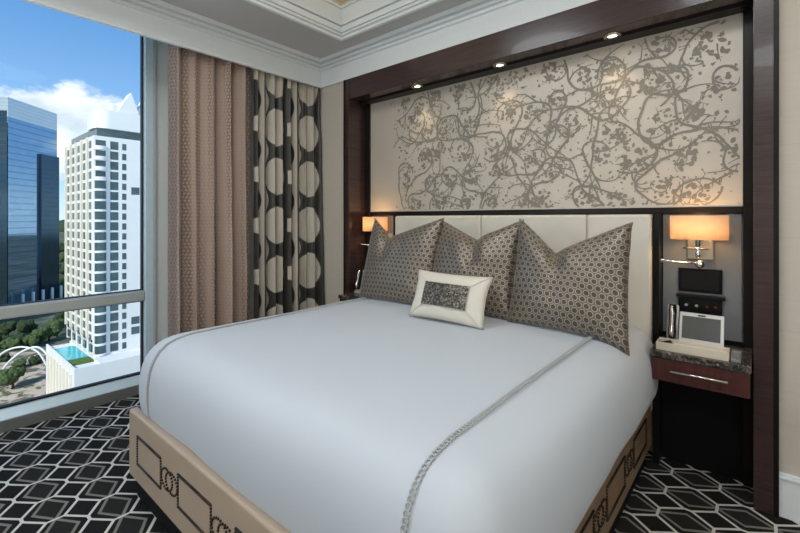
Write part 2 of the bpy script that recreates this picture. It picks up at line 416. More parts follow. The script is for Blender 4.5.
# ------------------------------------------------------------------ headboard surround (dark portal)
FX0, FX1, YN, YFR = -3.104, .066, 3.05, 2.79
sur = thing('headboard_surround', (-1.52, 2.92, 0), 'dark espresso wood portal framing the headboard niche from floor to cornice', 'wall surround')
for x0, x1 in ((FX0, -3.033), (-.028, FX1)):
    p = MB().box(x0, x1, YFR, YN, 0, 2.83).build('post', M['face'], sur, bevel=.004)
    MB().box(x0-.004 if x0 < -1 else x1-.016, x0+.016 if x0 < -1 else x1+.004, YFR-.006, YFR+.03, 0, 2.83).build('edge_bead', M['black'], p, bevel=.002)
h = MB().box(-3.033, -.028, YFR, 2.925, 2.632, 2.83).build('header', M['face'], sur, bevel=.004)
MB().box(-3.033, -.028, 2.925, YN, 2.620, 2.83).build('header_recess', M['black'], sur)
box('niche_lining', -3.033, -2.968, 3.0, YN+.008, 0, 2.62, M['black'], sur)
box('niche_lining', -.072, -.028, 3.0, YN+.008, 0, 2.62, M['black'], sur)
MB().box(-2.968, -.072, 3.012, YN+.008, 1.502, 1.540).build('cross_rail', M['black'], sur, bevel=.003)
for x0, x1 in ((-.495, -.461), (-2.585, -2.551)):
    MB().box(x0, x1, 2.93, YN+.008, 0, 1.502).build('divider', M['black'], sur, bevel=.003)
for x0, x1 in ((-.461, -.072), (-2.968, -2.585)):
    MB().box(x0+.004, x1-.006, 3.03, YN+.006, .78, 1.500).build('lamp_panel', M['grey'], sur, bevel=.003)
    MB().box(x0, x1, 3.035, YN+.006, 0, .775).build('lower_panel', M['ink'], sur)

# patterned panel with vine scrolls
PX0, PX1, PZ0, PZ1, PY = -2.966, -.074, 1.541, 2.618, 3.022
a = N('champagne_panel'); f = a.noise(a.mapping(a.coord(), (1.2, 1, 1.2)), 2.2, 4); g = a.noise(a.mapping(a.coord(), (300, 1, 300)), 1, 1)
M['champ'] = a.out(a.prin(a.mix(f, (.56, .495, .42), (.67, .605, .525)), .40, .2, normal=a.bump(g, .05, .001)))
a = N('bronze_vine'); f = a.noise(a.coord(), 7, 3)
M['vine'] = a.out(a.prin(a.mix(f, (.225, .195, .155), (.34, .305, .25)), .5, .1))
b = MB(); b.box(PX0, PX1, PY, 3.056, PZ0, PZ1)
rv = random.Random(21)
YV = PY-.0008
def inside(x, z): return PX0+.01 < x < PX1-.01 and PZ0+.008 < z < PZ1-.008
def ribbon(pts, w0, w1):
    prev = None; n = len(pts); yr = jit()
    for i, (x, z) in enumerate(pts):
        tx, tz = pts[min(i+1, n-1)][0]-pts[max(i-1, 0)][0], pts[min(i+1, n-1)][1]-pts[max(i-1, 0)][1]
        l = math.hypot(tx, tz) or 1; nx, nz = -tz/l, tx/l
        w_ = (w0+(w1-w0)*i/(n-1))*(.75+.5*(.5+.5*mnoise.noise(Vector((x*30, z*30, 0)))))/2
        cur = ((x+nx*w_, z+nz*w_), (x-nx*w_, z-nz*w_)) if inside(x, z) else None
        if prev and cur and all(inside(*q) for q in (*prev, *cur)):
            vs = [b.bm.verts.new((q[0], yr, q[1])) for q in (prev[0], prev[1], cur[1], cur[0])]
            b.bm.faces.new(vs).material_index = 1
        prev = cur
def jit(): return YV-.0002-.0026*rv.random()
def blob(x, z, r, el=1.0, ang=0):
    yb = jit()
    n = 9; o = rv.random()*9
    q = []
    for k in range(n):
        t = k*2*PI/n; rr = r*(.6+.6*rv.random())
        dx, dz = rr*math.cos(t)*el, rr*math.sin(t)
        q.append((x+dx*math.cos(ang)-dz*math.sin(ang), z+dx*math.sin(ang)+dz*math.cos(ang)))
    if all(inside(*p) for p in q):
        b.bm.faces.new([b.bm.verts.new((p[0], yb, p[1])) for p in q]).material_index = 1
def vine(x, z, ang, curv, length, w0, w1, dcurv=0, thorns=True, depth=0):
    pts = []; st = .012; n = int(length/st)
    for i in range(n):
        pts.append((x, z)); ang += curv*st; curv += dcurv*st
        ang += .26*mnoise.noise(Vector((x*14, z*14, 3)))
        x += math.cos(ang)*st; z += math.sin(ang)*st
        if thorns and rv.random() < .24:
            s_ = rv.choice((-1, 1)); ta = ang+s_*rv.uniform(.6, 1.2); L_ = rv.uniform(.015, .04)
            ribbon([(x, z), (x+math.cos(ta)*L_*.5, z+math.sin(ta)*L_*.5), (x+math.cos(ta)*L_, z+math.sin(ta)*L_)], w0*.6, .002)
            if rv.random() < .5: blob(x+math.cos(ta)*L_, z+math.sin(ta)*L_, rv.uniform(.004, .008))
        if depth < 1 and rv.random() < .045:
            s_ = rv.choice((-1, 1))
            vine(x, z, ang+s_*rv.uniform(.5, 1.1), s_*rv.uniform(-2, 9), rv.uniform(.10, .28), w0*.75, .005, s_*rv.uniform(0, 20), True, depth+1)
    ribbon(pts, w0, w1)
def dens(x):       # the pattern thins out towards the left end of the panel
    return min(1, max(0, (x-PX0-.26)/.28))
GX, GZ = 11, 5
for i in range(GX):
    for j in range(GZ):
        x = PX0+.40+(PX1-PX0-.42)*(i+.5*(j % 2)+rv.uniform(-.25, .25))/(GX-.3); z = PZ0+(PZ1-PZ0)*(j+.5+rv.uniform(-.3, .3))/GZ
        if rv.random() > dens(x)+.15: continue
        r = rv.uniform(.08, .15); s_ = rv.choice((-1, 1)); a0 = rv.uniform(0, 2*PI)
        # an open scroll round (x, z), its tail running off to the neighbours
        vine(x+r*math.cos(a0), z+r*math.sin(a0), a0+s_*PI/2, s_/r, r*rv.uniform(2.4, 4.4), .016, .010, s_*rv.uniform(-3, 6))
        vine(x+r*math.cos(a0), z+r*math.sin(a0), a0-s_*PI/2+.2*s_, s_*rv.uniform(-1.5, 3.5), rv.uniform(.2, .45), .017, .008)
        # leaf and flower clusters inside the scroll
        for k in range(rv.randint(14, 26)):
            rr = r*.62*math.sqrt(rv.random()); t = rv.random()*2*PI
            blob(x+rr*math.cos(t), z+rr*math.sin(t), rv.uniform(.006, .017), rv.uniform(1, 1.6), rv.random()*PI)
        for k in range(2):
            vine(x+rv.uniform(-.04, .04), z+rv.uniform(-.04, .04), rv.random()*2*PI, rv.choice((-1, 1))*rv.uniform(8, 18), rv.uniform(.07, .14), .008, .003, 0, True, 1)
for k in range(800):
    x, z = rv.uniform(PX0, PX1), rv.uniform(PZ0, PZ1)
    if rv.random() < dens(x): blob(x, z, rv.uniform(.003, .012), rv.uniform(1, 1.8), rv.random()*PI)
tag(b.build('wall_panel', [M['champ'], M['vine']]), 'wide champagne panel with bronze vine scrolls above the cream headboard', 'wall panel')

# downlights
def downlight(x, label):
    r = thing('downlight', (x, 2.912, 2.632), label, 'light', 'downlights in the niche header')
    MB().lathe([(.026, -.001), (.028, -.006), (.049, -.009), (.053, -.003), (.053, .002)], (x, 2.912, 2.632), 24).build('trim_ring', M['nickel'], r)
    MB().lathe([(.0001, -.003), (.014, -.003), (.026, -.002)], (x, 2.912, 2.632), 20).build('lens', M['lens'], r)
    return r
DL = [-2.284, -1.495, -.714]
d0 = downlight(DL[0], 'small recessed spotlight in the dark header, nearest the curtains')
dup(d0, (DL[1]-DL[0], 0, 0), 'small recessed spotlight in the middle of the dark header')
dup(d0, (DL[2]-DL[0], 0, 0), 'small recessed spotlight in the dark header, nearest the reading lamp side')

# ------------------------------------------------------------------ bed
BX0, BX1, BYF = -2.555, -.495, .77
bed = thing('bed', (-1.525, 1.85, 0), 'king bed with studded tan leather frame and cream tufted headboard', 'bed')
def nail_path(fb, p3, pts, step=.0125, closed=True):
    pts = pts+[pts[0]] if closed else pts
    for (a0, a1), (b0, b1) in zip(pts, pts[1:]):
        L_ = math.hypot(b0-a0, b1-a1); n = max(1, round(L_/step))
        for k in range(n):
            t = k/n; c = p3(a0+(b0-a0)*t, a1+(b1-a1)*t)
            fb.ball(c, .0062, 1)
def groove(fb, p3, pts, r=.0058, closed=True):
    q = [p3(*p) for p in (pts+[pts[0]] if closed else pts)]
    for s_, e_ in zip(q, q[1:]): fb.tube([s_, e_], r, 5)
def studs(parent, p3, c, half, z=.290):
    fb = MB(); pitch = .495; nrect = int((2*half+.19)//pitch)
    start = c-(nrect*pitch-.19)/2
    for i in range(nrect):
        x0 = start+i*pitch; x1 = x0+.305
        rc = [(x0, z-.07), (x1, z-.07), (x1, z+.07), (x0, z+.07)]
        nail_path(fb, p3, rc); groove(fb, p3, [rc[0], rc[1]], closed=False); groove(fb, p3, [rc[2], rc[3]], closed=False)
        if i < nrect-1:
            cx = x1+.095
            for ox in (-.026, .026):
                rr = .046; ci = [(cx+ox+rr*1.35*math.cos(t*2*PI/22), z+rr*math.sin(t*2*PI/22)) for t in range(22)]
                nail_path(fb, p3, ci)
            for sx in (-1, 1): nail_path(fb, p3, [(cx+sx*.089, z), (cx+sx*.096, z)], closed=False)
    o = fb.build('nailhead_trim', M['nail'], parent); o['kind'] = 'stuff'
FZ0, FZ1 = .115, .462
fo = MB().box(BX0, BX1, BYF, BYF+.045, FZ0, FZ1).build('footboard', M['tan'], bed, bevel=.012, seg=3)
studs(fo, lambda u, v: (u, BYF-.002, v), -1.525, .95)
for sx, x0, x1, xs in ((1, BX1-.06, BX1, BX1+.002), (-1, BX0, BX0+.06, BX0-.002)):
    r_ = MB().box(x0, x1, BYF+.046, 2.9, FZ0, .415).build('side_rail', M['rail'], bed, bevel=.012, seg=3)
    studs(r_, lambda u, v, xs=xs: (xs, u, v), 1.83, .98, .265)
MB().box(BX0+.03, BX1-.03, BYF+.03, 2.88, .0, .114).build('plinth', M['ink'], bed)
MB().box(BX0+.062, BX1-.062, BYF+.047, 2.88, .2, .40).build('box_spring', M['ink'], bed, bevel=.01)
MB().box(BX0, BX0+.045, BYF+.05, BYF+.13, .416, .46).build('corner_guard', M['spring'], bed, bevel=.01)['label'] = 'blue fabric corner'
# headboard, upholstered in panels
hb = MB()
for x0, x1 in ((-2.549, -1.658), (-1.658, -.871), (-.871, -.497)):
    hb.box(x0+.0015, x1-.0015, 2.905, 3.0, .30, 1.498)
hbo = hb.build('headboard', M['cream'], bed, bevel=.018, seg=4)

# coverlet
prof = [(.045, .40), (.020, .44), (.005, .48), (.0, .55), (.0, .62), (.008, .685), (.024, .738), (.052, .783), (.09, .814), (.14, .833), (.22, .845), (.40, .851), (.6, .854), (.8, .856), (.96, .857), (1.08, .857)]
CX0, CX1, CY0, CY1 = -2.60, -.445, .792, 2.94
def rrect(ins, n=22):
    R = max(.0005 if ins > 1 else .02, .15-ins*.5); x0, x1, y0, y1 = CX0+ins, CX1-ins, CY0+ins, CY1-ins*.25
    pts = []
    for (cx, cy, a0), (ex, ey) in (((x1-R, y1-R, 0), (x0+R, y1)), ((x0+R, y1-R, PI/2), (x0, y0+R)), ((x0+R, y0+R, PI), (x1-R, y0)), ((x1-R, y0+R, 1.5*PI), (x1, y1-R))):
        for k in range(8): t = a0+k/8*PI/2; pts.append((cx+R*math.cos(t), cy+R*math.sin(t)))
        sx, sy = cx+R*math.cos(a0+PI/2), cy+R*math.sin(a0+PI/2)
        for k in range(n): pts.append((sx+(ex-sx)*k/n, sy+(ey-sy)*k/n))
    return pts
bm = bmesh.new(); rings = []
for ins, z in prof:
    ring = []
    for x, y in rrect(ins):
        q = Vector((x*2.2, y*2.2, z*3))
        k = .008*mnoise.noise(q)+.004*mnoise.noise(q*3)
        dz = k if ins > .1 else k*.5
        side = .010*mnoise.noise(Vector((x*3, y*3, z*1.5))) if ins < .08 else 0
        ring.append(bm.verts.new((x+side*(1 if x < -1.5 else -1), y+side, z+dz)))
    rings.append(ring)
for A, B in zip(rings, rings[1:]):
    for k in range(len(A)):
        f = bm.faces.new((A[k], A[(k+1) % len(A)], B[(k+1) % len(A)], B[k])); f.smooth = True
bmesh.ops.remove_doubles(bm, verts=rings[-1], dist=.004)
q = MB(); q.bm.free(); q.bm = bm
cov = q.build('coverlet', M['cover'])
sm = cov.modifiers.new('Sub', 'SUBSURF'); sm.levels = 1; sm.render_levels = 1
tag(cov, 'smooth white coverlet with grey stitched lines spread over the king bed', 'bedspread')
for sx in (-.672, -2.345):
    path = [(sx, CY0+i_, z_) for i_, z_ in prof[1:11]]
    path += [(sx, y_/100, .8455+.008*min(1, (y_/100-CY0-.26)/.5)) for y_ in range(112, 270, 8)]
    P = [Vector(p) for p in path]; fb = MB(); acc = 0; pitch = .0165
    for A, B in zip(P, P[1:]):
        L_ = (B-A).length; t0 = acc
        while t0 < L_:
            c = A.lerp(B, t0/L_); d_ = (B-A).normalized(); nrm = Vector((1, 0, 0)).cross(d_)
            k = .008*mnoise.noise(Vector((c.x*2.2, c.y*2.2, c.z*3)))
            c = c+Vector((0, 0, k))+nrm*.003
            lp = [c+Vector((1, 0, 0))*.0085*math.cos(t*2*PI/8)+d_*.0088*math.sin(t*2*PI/8) for t in range(9)]
            fb.tube(lp, .0026, 5, caps=False)
            t0 += pitch
        acc = t0-L_
    fb.build('stitched_line', M['stitch'], cov)

# ------------------------------------------------------------------ pillows
def pillow_mesh(w_, h_, th, u0, dip, mats, seed, droop=0, tip=0, n=36, pinch=.05):
    bm = bmesh.new(); uvl = bm.loops.layers.uv.new('UV'); G = {}
    def pos(i, j, side):
        u, v = -1+2*i/n, -1+2*j/n
        x = w_/2*u*(1-pinch*(1-v*v)); z = h_/2*(1+v*(1-pinch*(1-u*u)))
        t = th*(max(0, (1-u**2))*max(0, (1-v**2)))**.42
        if dip:
            k = (u-u0)/(1-u0) if u > u0 else (u0-u)/(1+u0)
            wv = max(0, (v+.15)/1.15)**1.4
            z -= dip*(1-k)**1.15*wv*h_
            t *= 1-.72*math.exp(-((u-u0-.10*(1-v))/.13)**2)*max(0, (v+.1)/1.1)**.8
            t += .016*math.exp(-((abs(u-u0)-.33)/.16)**2)*max(0, v)*(1-v*v)
        t += (.010*mnoise.noise(Vector((u*2.2, v*2.2, seed)))+.006*mnoise.noise(Vector((u*5+v*2, v*5, seed+4))))*(1-u**4)*(1-v**4)
        z -= droop*((u+1)/2)**4*((1-v)/2)**2
        k = ((u+1)/2)*((v+1)/2); x -= tip*k; z -= tip*k*k
        x += .006*mnoise.noise(Vector((u, v*3, seed+9)))
        return (x, -t*side, z)
    for side in (1, -1):
        for i in range(n+1):
            for j in range(n+1):
                edge = i in (0, n) or j in (0, n)
                if side < 0 and edge: G[i, j, -1] = G[i, j, 1]; continue
                G[i, j, side] = bm.verts.new(pos(i, j, side))
        for i in range(n):
            for j in range(n):
                ids = [(i, j), (i+1, j), (i+1, j+1), (i, j+1)]
                if side < 0: ids = ids[::-1]
                f = bm.faces.new([G[p[0], p[1], side] for p in ids]); f.smooth = True
                for lp, p in zip(f.loops, ids): lp[uvl].uv = (w_/2*(-1+2*p[0]/n)+seed*.013, h_/2*(-1+2*p[1]/n))
    return bm
def place(o, loc, lean, yaw=0, roll=0):
    o.location = loc
    o.rotation_euler = (Matrix.Rotation(yaw, 3, 'Z') @ Matrix.Rotation(-lean, 3, 'X') @ Matrix.Rotation(roll, 3, 'Y')).to_euler()
def add_bm(bm, name, mats, parent=None):
    q = MB(); q.bm.free(); q.bm = bm; return q.build(name, mats, parent, recalc=False)
ESH = [((-2.075, 2.335, .850), .705, .655, -.40, .24, .27, -.02, 'taupe dotted square pillow leaning nearest the curtains', 1, 0),
       ((-1.465, 2.365, .850), .65, .645, .02, .20, .29, 0, 'taupe dotted square pillow leaning in the middle, behind the small cushion', 2, 0),
       ((-.822, 2.335, .850), .665, .650, -.22, .30, .27, 0, 'taupe dotted square pillow leaning nearest the reading lamp', 3, .06)]
for loc, w_, h_, u0, dip, lean, yaw, lab, sd, dr in ESH:
    o = add_bm(pillow_mesh(w_, h_, .098, u0, dip, None, sd, dr, .022 if sd == 3 else 0), 'euro_pillow', M['euro'])
    place(o, loc, lean, yaw); tag(o, lab, 'pillow', 'taupe pillows against the headboard')
cu = thing('lumbar_cushion', (0, 0, 0), 'small ivory cushion with a dark sequined centre in front of the big pillows', 'cushion')
cw, ch, cth = .525, .30, .055
co = add_bm(pillow_mesh(cw, ch, cth, 0, 0, None, 8, 0, n=30, pinch=.07), 'cushion_cover', M['ivorysilk'], cu)
bm = bmesh.new(); uvl = bm.loops.layers.uv.new('UV'); n = 22; G = {}
def cpos(u, v):
    x = cw/2*u*(1-.07*(1-v*v)); z = ch/2*(1+v*(1-.07*(1-u*u)))
    return x, cth*((1-u**2)*(1-v**2))**.42+.0065, z
for i in range(n+1):
    for j in range(n+1):
        u, v = -.62+1.24*i/n, -.48+.98*j/n
        x, t, z = cpos(u, v)
        G[i, j] = bm.verts.new((x, -t-.003*abs(mnoise.noise(Vector((i*.9, j*.9, 2))))-.003, z))
for i in range(n):
    for j in range(n):
        f = bm.faces.new((G[i, j], G[i+1, j], G[i+1, j+1], G[i, j+1]))
        for lp, p in zip(f.loops, ((i, j), (i+1, j), (i+1, j+1), (i, j+1))): lp[uvl].uv = (p[0]/n*.32, p[1]/n*.15)
add_bm(bm, 'sequin_panel', M['sequin'], cu)
for su, sv in ((-1, -1), (1, -1), (-1, 1), (1, 1)):
    a_ = (.62*su, -.48 if sv < 0 else .50); e_ = (.97*su, .97*sv); P = []
    for k in range(9):
        x, t, z = cpos(a_[0]+(e_[0]-a_[0])*k/8, a_[1]+(e_[1]-a_[1])*k/8); P.append((x, -t+.004, z))
    MB().tube(P, .0035, 6).build('mitre_seam', M['ivorysilk'], cu)
place(cu, (-1.425, 2.065, .860), .36, .04, .015)

# ------------------------------------------------------------------ nightstand, lamp, phone, wall panel (right), copied to the left
SH = (-2.54, 0, 0)
ns = thing('nightstand', (-.25, 2.83, 0), 'dark nightstand with marble top and red mahogany drawer under the reading lamp', 'nightstand')
NX0, NX1, NY = -.458, -.032, 2.62
MB().box(NX0, NX1, NY, 2.998, .728, .763).build('top', M['marble'], ns, bevel=.004)
MB().box(NX0+.012, NX1-.004, NY+.035, 2.998, .60, .727).build('case', M['black'], ns)
dr = MB().box(NX0+.008, NX1-.006, NY+.012, NY+.034, .603, .724).build('drawer', M['drawer'], ns, bevel=.003)
MB().tube([(-.36, NY-.022, .672), (-.12, NY-.022, .672)], .0065, 12).tube([(-.335, NY-.022, .672), (-.335, NY+.012, .672)], .005, 8).tube([(-.145, NY-.022, .672), (-.145, NY+.012, .672)], .005, 8).build('handle', M['chrome'], dr)
sc = thing('wall_sconce', (-.267, 3.03, 1.30), 'lit drum shade wall sconce with chrome reading arm beside the right pillow', 'wall lamp')
lx, ly = -.267, 2.918
MB().lathe([(.134, 1.354), (.137, 1.354), (.137, 1.490), (.134, 1.490), (.134, 1.354)], (lx, ly, 0), 40, .70).build('lamp_shade', M['shade'], sc)
MB().box(lx-.062, lx+.062, 3.008, 3.03, 1.235, 1.352).build('back_plate', M['nickel'], sc, bevel=.003)
MB().lathe([(.0001, 1.245), (.012, 1.25), (.013, 1.275), (.007, 1.285), (.007, 1.31), (.012, 1.318), (.012, 1.35), (.016, 1.37), (.016, 1.40), (.0001, 1.402)], (lx-.005, ly+.03, 0), 16).build('stem', M['chrome'], sc)
MB().tube([(lx-.075, ly+.02, 1.302), (lx+.045, ly+.02, 1.302)], .0055, 10).tube([(lx, 3.01, 1.29), (lx, ly+.03, 1.29)], .008, 10).build('cross_bar', M['chrome'], sc)
ra = MB().tube([(lx-.005, ly+.015, 1.222), (lx-.06, ly, 1.219), (lx-.115, ly-.03, 1.222), (lx-.172, ly-.06, 1.232)], [.006, .0055, .0065, .009], 10).build('reading_arm', M['chrome'], sc)
MB().ball((lx+.005, ly+.02, 1.213), .024, 3).build('swivel_ball', M['chrome'], ra)
MB().ball((lx-.005, ly+.03, 1.425), .018, 2).build('bulb', emit_mat('warm_bulb', (1, .62, .22), 14), sc)
mp = thing('outlet_panel', (-.27, 3.03, .9), 'black media outlet panel set in the grey wall under the sconce', 'outlet panel')
MB().box(-.375, -.165, 3.014, 3.03, 1.040, 1.178).box(-.362, -.178, 3.0125, 3.016, 1.052, 1.166, 1).build('blank_screen', [M['ink'], M['blackp']], mp, bevel=.002)
MB().box(-.382, -.150, 2.985, 3.03, 1.008, 1.026).build('ledge', M['black'], mp, bevel=.003)
pl = MB().box(-.375, -.165, 3.012, 3.03, .90, 1.008).build('socket_plate', M['blackp'], mp, bevel=.002)
for k, (x, mt) in enumerate(((-.335, 'silver'), (-.285, 'silver'), (-.235, 'red'), (-.195, 'red'))):
    MB().lathe([(.0001, .003), (.007, .003), (.0085, 0)], (x, 3.012, .96), 14, axis='y').build('socket', M[mt], pl)
ph = thing('desk_phone', (-.28, 2.85, .763), 'silver desk phone with upright handset and large grey screen beside the sconce', 'telephone')
MB().prism([(2.775, .7635), (2.90, .7635), (2.90, .80), (2.80, .80), (2.775, .785)], 0, -.405, -.150).build('base', M['silver'], ph, bevel=.004)
q = MB(); q.prism([(2.790, .792), (2.806, .790), (2.862, .944), (2.846, .948)], 0, -.348, -.146)
scr = q.build('screen_housing', M['silver'], ph, bevel=.004)
q = MB(); q.prism([(2.7950, .8125), (2.7975, .8120), (2.8405, .9280), (2.8380, .9285)], 0, -.333, -.161); q.build('display', M['screen'], scr)
q = MB(); q.prism([(2.8395, .9330), (2.8425, .9325), (2.8445, .9400), (2.8420, .9405)], 0, -.262, -.228); q.build('camera_bar', M['blackp'], scr)
hs = MB().tube([(-.379, 2.800, .800), (-.379, 2.806, .835), (-.379, 2.822, .89), (-.379, 2.832, .945), (-.379, 2.838, .985)], [.025, .030, .025, .029, .024], 12, flat=.7).build('handset', M['blackp'], ph)
MB().tube([(-.379, 2.786, .812), (-.379, 2.789, .84), (-.379, 2.805, .89), (-.379, 2.814, .945), (-.379, 2.822, .978)], [.017, .020, .016, .019, .016], 10, flat=.6).build('handset_face', M['chrome'], hs)
MB().prism([(2.815, .7995), (2.86, .7995), (2.885, .97), (2.86, .98)], 0, -.408, -.352).build('cradle', M['silver'], ph, bevel=.006)
tr = thing('stationery_tray', (-.27, 2.70, .763), 'cream tray of notepaper at the front of the right nightstand', 'tray')
TT = MB(); tx0, tx1, ty0, ty1 = -.432, -.118, 2.648, 2.755
TT.box(tx0, tx1, ty0, ty1, .7632, .768).box(tx0, tx1, ty0, ty0+.006, .768, .806).box(tx0, tx1, ty1-.006, ty1, .768, .806).box(tx0, tx0+.006, ty0+.006, ty1-.006, .768, .806).box(tx1-.006, tx1, ty0+.006, ty1-.006, .768, .806)
TT.build('tray_body', M['tray'], tr, bevel=.0015)
MB().box(tx0+.07, tx1-.012, ty0+.012, ty1-.012, .7682, .790).build('notepaper', M['paperw'], tr)
MB().tube([(tx0+.02, ty0+.02, .796), (tx0+.055, ty1-.02, .796)], .007, 10).tube([(tx0+.04, ty0+.015, .794), (tx0+.06, ty1-.03, .794)], .006, 10).box(tx0+.01, tx0+.066, ty0+.012, ty1-.012, .7682, .786).build('pen_rest', M['blackp'], tr)
MB().box(-.112, -.072, 2.66, 2.74, .7632, .800).build('x', M['clear'], None, bevel=.002).name = 'acrylic_block'
tag(bpy.data.objects['acrylic_block'], 'small clear acrylic block on the marble top right of the cream tray', 'sign holder')
dup(ns, SH, 'dark nightstand behind the bed corner on the curtain side')
dup(sc, SH, 'lit wall sconce half hidden behind the pillow on the curtain side')
dup(ph, SH, 'silver phone handset on the far nightstand on the curtain side')

# ------------------------------------------------------------------ view out of the window
GZ_ = -58.5
gd = MB()
gd.box(-2600, -100, -1500, 1800, GZ_-2, GZ_); tag(gd.build('ground', M['ground']), kind='structure')
def on_ground(px, py):
    return cam2w(px, py, (1.47-GZ_)*422/(py-219))
pz = [on_ground(*p) for p in ((-70, 352), (60, 352), (60, 425), (-110, 425))]
b = MB(); b.prism([(p.x, p.y) for p in pz], 2, GZ_, GZ_+.15); tag(b.build('plaza', M['plaza']), kind='structure')
# hills on the horizon
b = MB()
for k in range(26):
    p = cam2w(-120+k*16, 219, 2100)
    b.ball((p.x, p.y, GZ_), 150, 2, (1, 1, .36+.12*random.random()), jit=.2)
tag(b.build('distant_woods', M['leafd'], None), kind='structure')

# white residential tower on its podium
tw = thing('apartment_tower', (-172, 50, GZ_), 'white high rise apartment tower with curved bays and a fin topped penthouse outside', 'building')
X0, X1, Y0, Y1, ZB, ZT, FL = -157.2, -191.5, 37.9, 64.0, -41.5, 27.5, 3.22
bd = MB().box(X1, X0, Y0, Y1, ZB+5, ZT).box(X1, X0, Y0+3, Y1, ZB, ZB+5)
for x in range(6): bd.box(X1+x*6.6, X1+x*6.6+1.2, Y0, Y0+1.2, ZB, ZB+5)
bd.build('tower_block', M['concrete'], tw)
nf = 21; nw = 0
def halfcyl(b, yc, r, z0, z1, xoff=0, seg=10):
    q = [(X0+xoff+r*math.sin(t*PI/seg)*.75, yc-r*math.cos(t*PI/seg)) for t in range(seg+1)]
    b.prism(q, 2, z0, z1)
for f_ in range(nf):
    z = ZT-1.0-(f_+1)*FL
    g = MB()
    if f_ < 4:
        g.box(X0-.9, X0+.06, Y0+.4, Y0+3.1, z+.95, z+2.9); 
        s_ = MB(); halfcyl(s_, Y0+1.7, 1.75, z-.15, z+1.05); s_.build('balcony', M['concrete'], tw)
    else:
        halfcyl(g, Y0+1.7, 1.5, z+.55, z+FL-.15)
        s_ = MB(); halfcyl(s_, Y0+1.7, 1.62, z-.15, z+.55); s_.build('bay_slab', M['concrete'], tw)
    g.build('bay_window', M['glassd'], tw)
    MB().box(X0-.3, X0+.06, Y0+4.3, Y0+6.5, z+.35, z+FL-.3).build('window', M['glassd'], tw)
    MB().box(X0-.3, X0+.06, Y0+7.6, Y0+8.75, z+.5, z+FL-.7).build('window', M['glassd'], tw)
for z in (9.5, -36.5, -33.2): MB().box(X0-.3, X0+.06, Y0+10.2, Y0+12.6, z, z+2.4).build('window', M['glassd'], tw)
pr = MB(); lw = MB()
for c_ in range(5):
    xw = X0-2.0-c_*6.9
    pr.box(xw-4.9, xw-3.6, Y0-.55, Y0, ZB+5, ZT)
    for f_ in range(nf):
        z = ZT-1.0-(f_+1)*FL
        lw.box(xw-3.3, xw-.8, Y0-.08, Y0+.3, z+.6, z+FL-.35); 
pr.build('piers', M['creamr'], tw)
lo = lw.build('side_windows', M['glassd'], tw); lo['kind'] = 'stuff'
MB().box(X1+2, X0-1.2, Y0+1, Y1-1, ZT, ZT+2.7).build('penthouse_glazing', M['glassd'], tw)
rd = MB(); q = []
for k in range(13):
    t = k/12*PI/2; q.append((X0+.2-4+4*math.cos(-t+PI/2-0), Y0+4.2-4*math.sin(PI/2-t)))
q = [(X0-9, Y0+.4), (X0-4, Y0+.4)]+[(X0-4+4*math.sin(k/10*PI/2), Y0+4.4-4*math.cos(k/10*PI/2)) for k in range(1, 11)]+[(X0, Y1), (X0-9, Y1)]
rd.prism(q, 2, ZT+2.7, ZT+8.6); rd.build('penthouse_drum', M['concrete'], tw)
fn = MB()
fn.prism([(Y0+6.5, ZT+8.6), (Y0+10.3, ZT+15.6), (Y0+12.4, ZT+9.5), (Y0+12.4, ZT+8.6)], 0, X0-4.5, X0-.4)
fn.prism([(Y0+12.0, ZT+8.6), (Y0+14.6, ZT+14.4), (Y0+18, ZT+8.6)], 0, X0-6, X0-2)
fn.box(X0-6, X0-1, Y0+5.2, Y0+7.2, ZT+8.6, ZT+10.5)
fn.build('roof_fin', M['concrete'], tw)
pd = thing('podium_building', (-166, 60, GZ_), 'white podium block with ribbed side wall below the apartment tower', 'building')
pb = MB().box(-185.5, -148.3, 31.1, 95, GZ_, -42.3).box(-185.5, -148.3, 31.1, 31.6, -42.3, -41.3).box(-148.8, -148.3, 31.6, 95, -42.3, -41.3).box(-185.5, -148.8, 37.6, 95, -42.3, ZB)
pb.build('podium_block', M['concrete'], pd)
rb = MB()
for k in range(8): rb.box(-152.5-k*4.2, -150.8-k*4.2, 30.75, 31.1, GZ_, -43.5)
rb.build('wall_ribs', M['creamr'], pd)
MB().box(-160.5, -155.5, 32.2, 37.4, -42.3, -41.7).build('roof_lawn', M['lawn'], pd)
tag(box('swimming_pool', -178.5, -161.5, 32.0, 37.3, -42.29, -41.75, M['pool']), 'turquoise rooftop swimming pool on the white podium outside', 'pool')

# glass towers
A_ = cam2w(8, 219, 260); B_ = cam2w(57, 219, 302); A2, B2 = Vector((A_.x, A_.y)), Vector((B_.x, B_.y))
nrm = Vector((B2.y-A2.y, A2.x-B2.x)).normalized()
if nrm.dot(-A2) < 0: nrm = -nrm
def slab(name, p, q, depth, z0, z1, mat, parent=None):
    b = MB(); P = [p, q, q-nrm*depth, p-nrm*depth]
    b.prism([(v.x, v.y) for v in P], 2, z0, z1); return b.build(name, mat, parent)
gt = thing('glass_tower', (A_.x, A_.y, GZ_), 'tall blue mirror glass office tower with pale louvred top outside', 'building')
slab('facade', A2, B2, 30, GZ_, 64.5, M['tower'], gt)
slab('roof_screen', A2, B2, 30, 64.5, 76.6, M['louvre'], gt)
L_ = lambda s: A2.lerp(B2, s)
slab('reflection_slab', L_(.60)+nrm*1.5, L_(1.0)+nrm*1.5, 1.4, GZ_, 45.5, M['towerd'], gt)  # thin dark slab stands in for a darker tower reflected in the glass
for k in range(5):
    p = L_(.08+.2*k)+nrm*6
    MB().tube([(p.x, p.y, GZ_), (p.x, p.y, GZ_+13)], .8, 8).build('entrance_column', M['concrete'], gt)
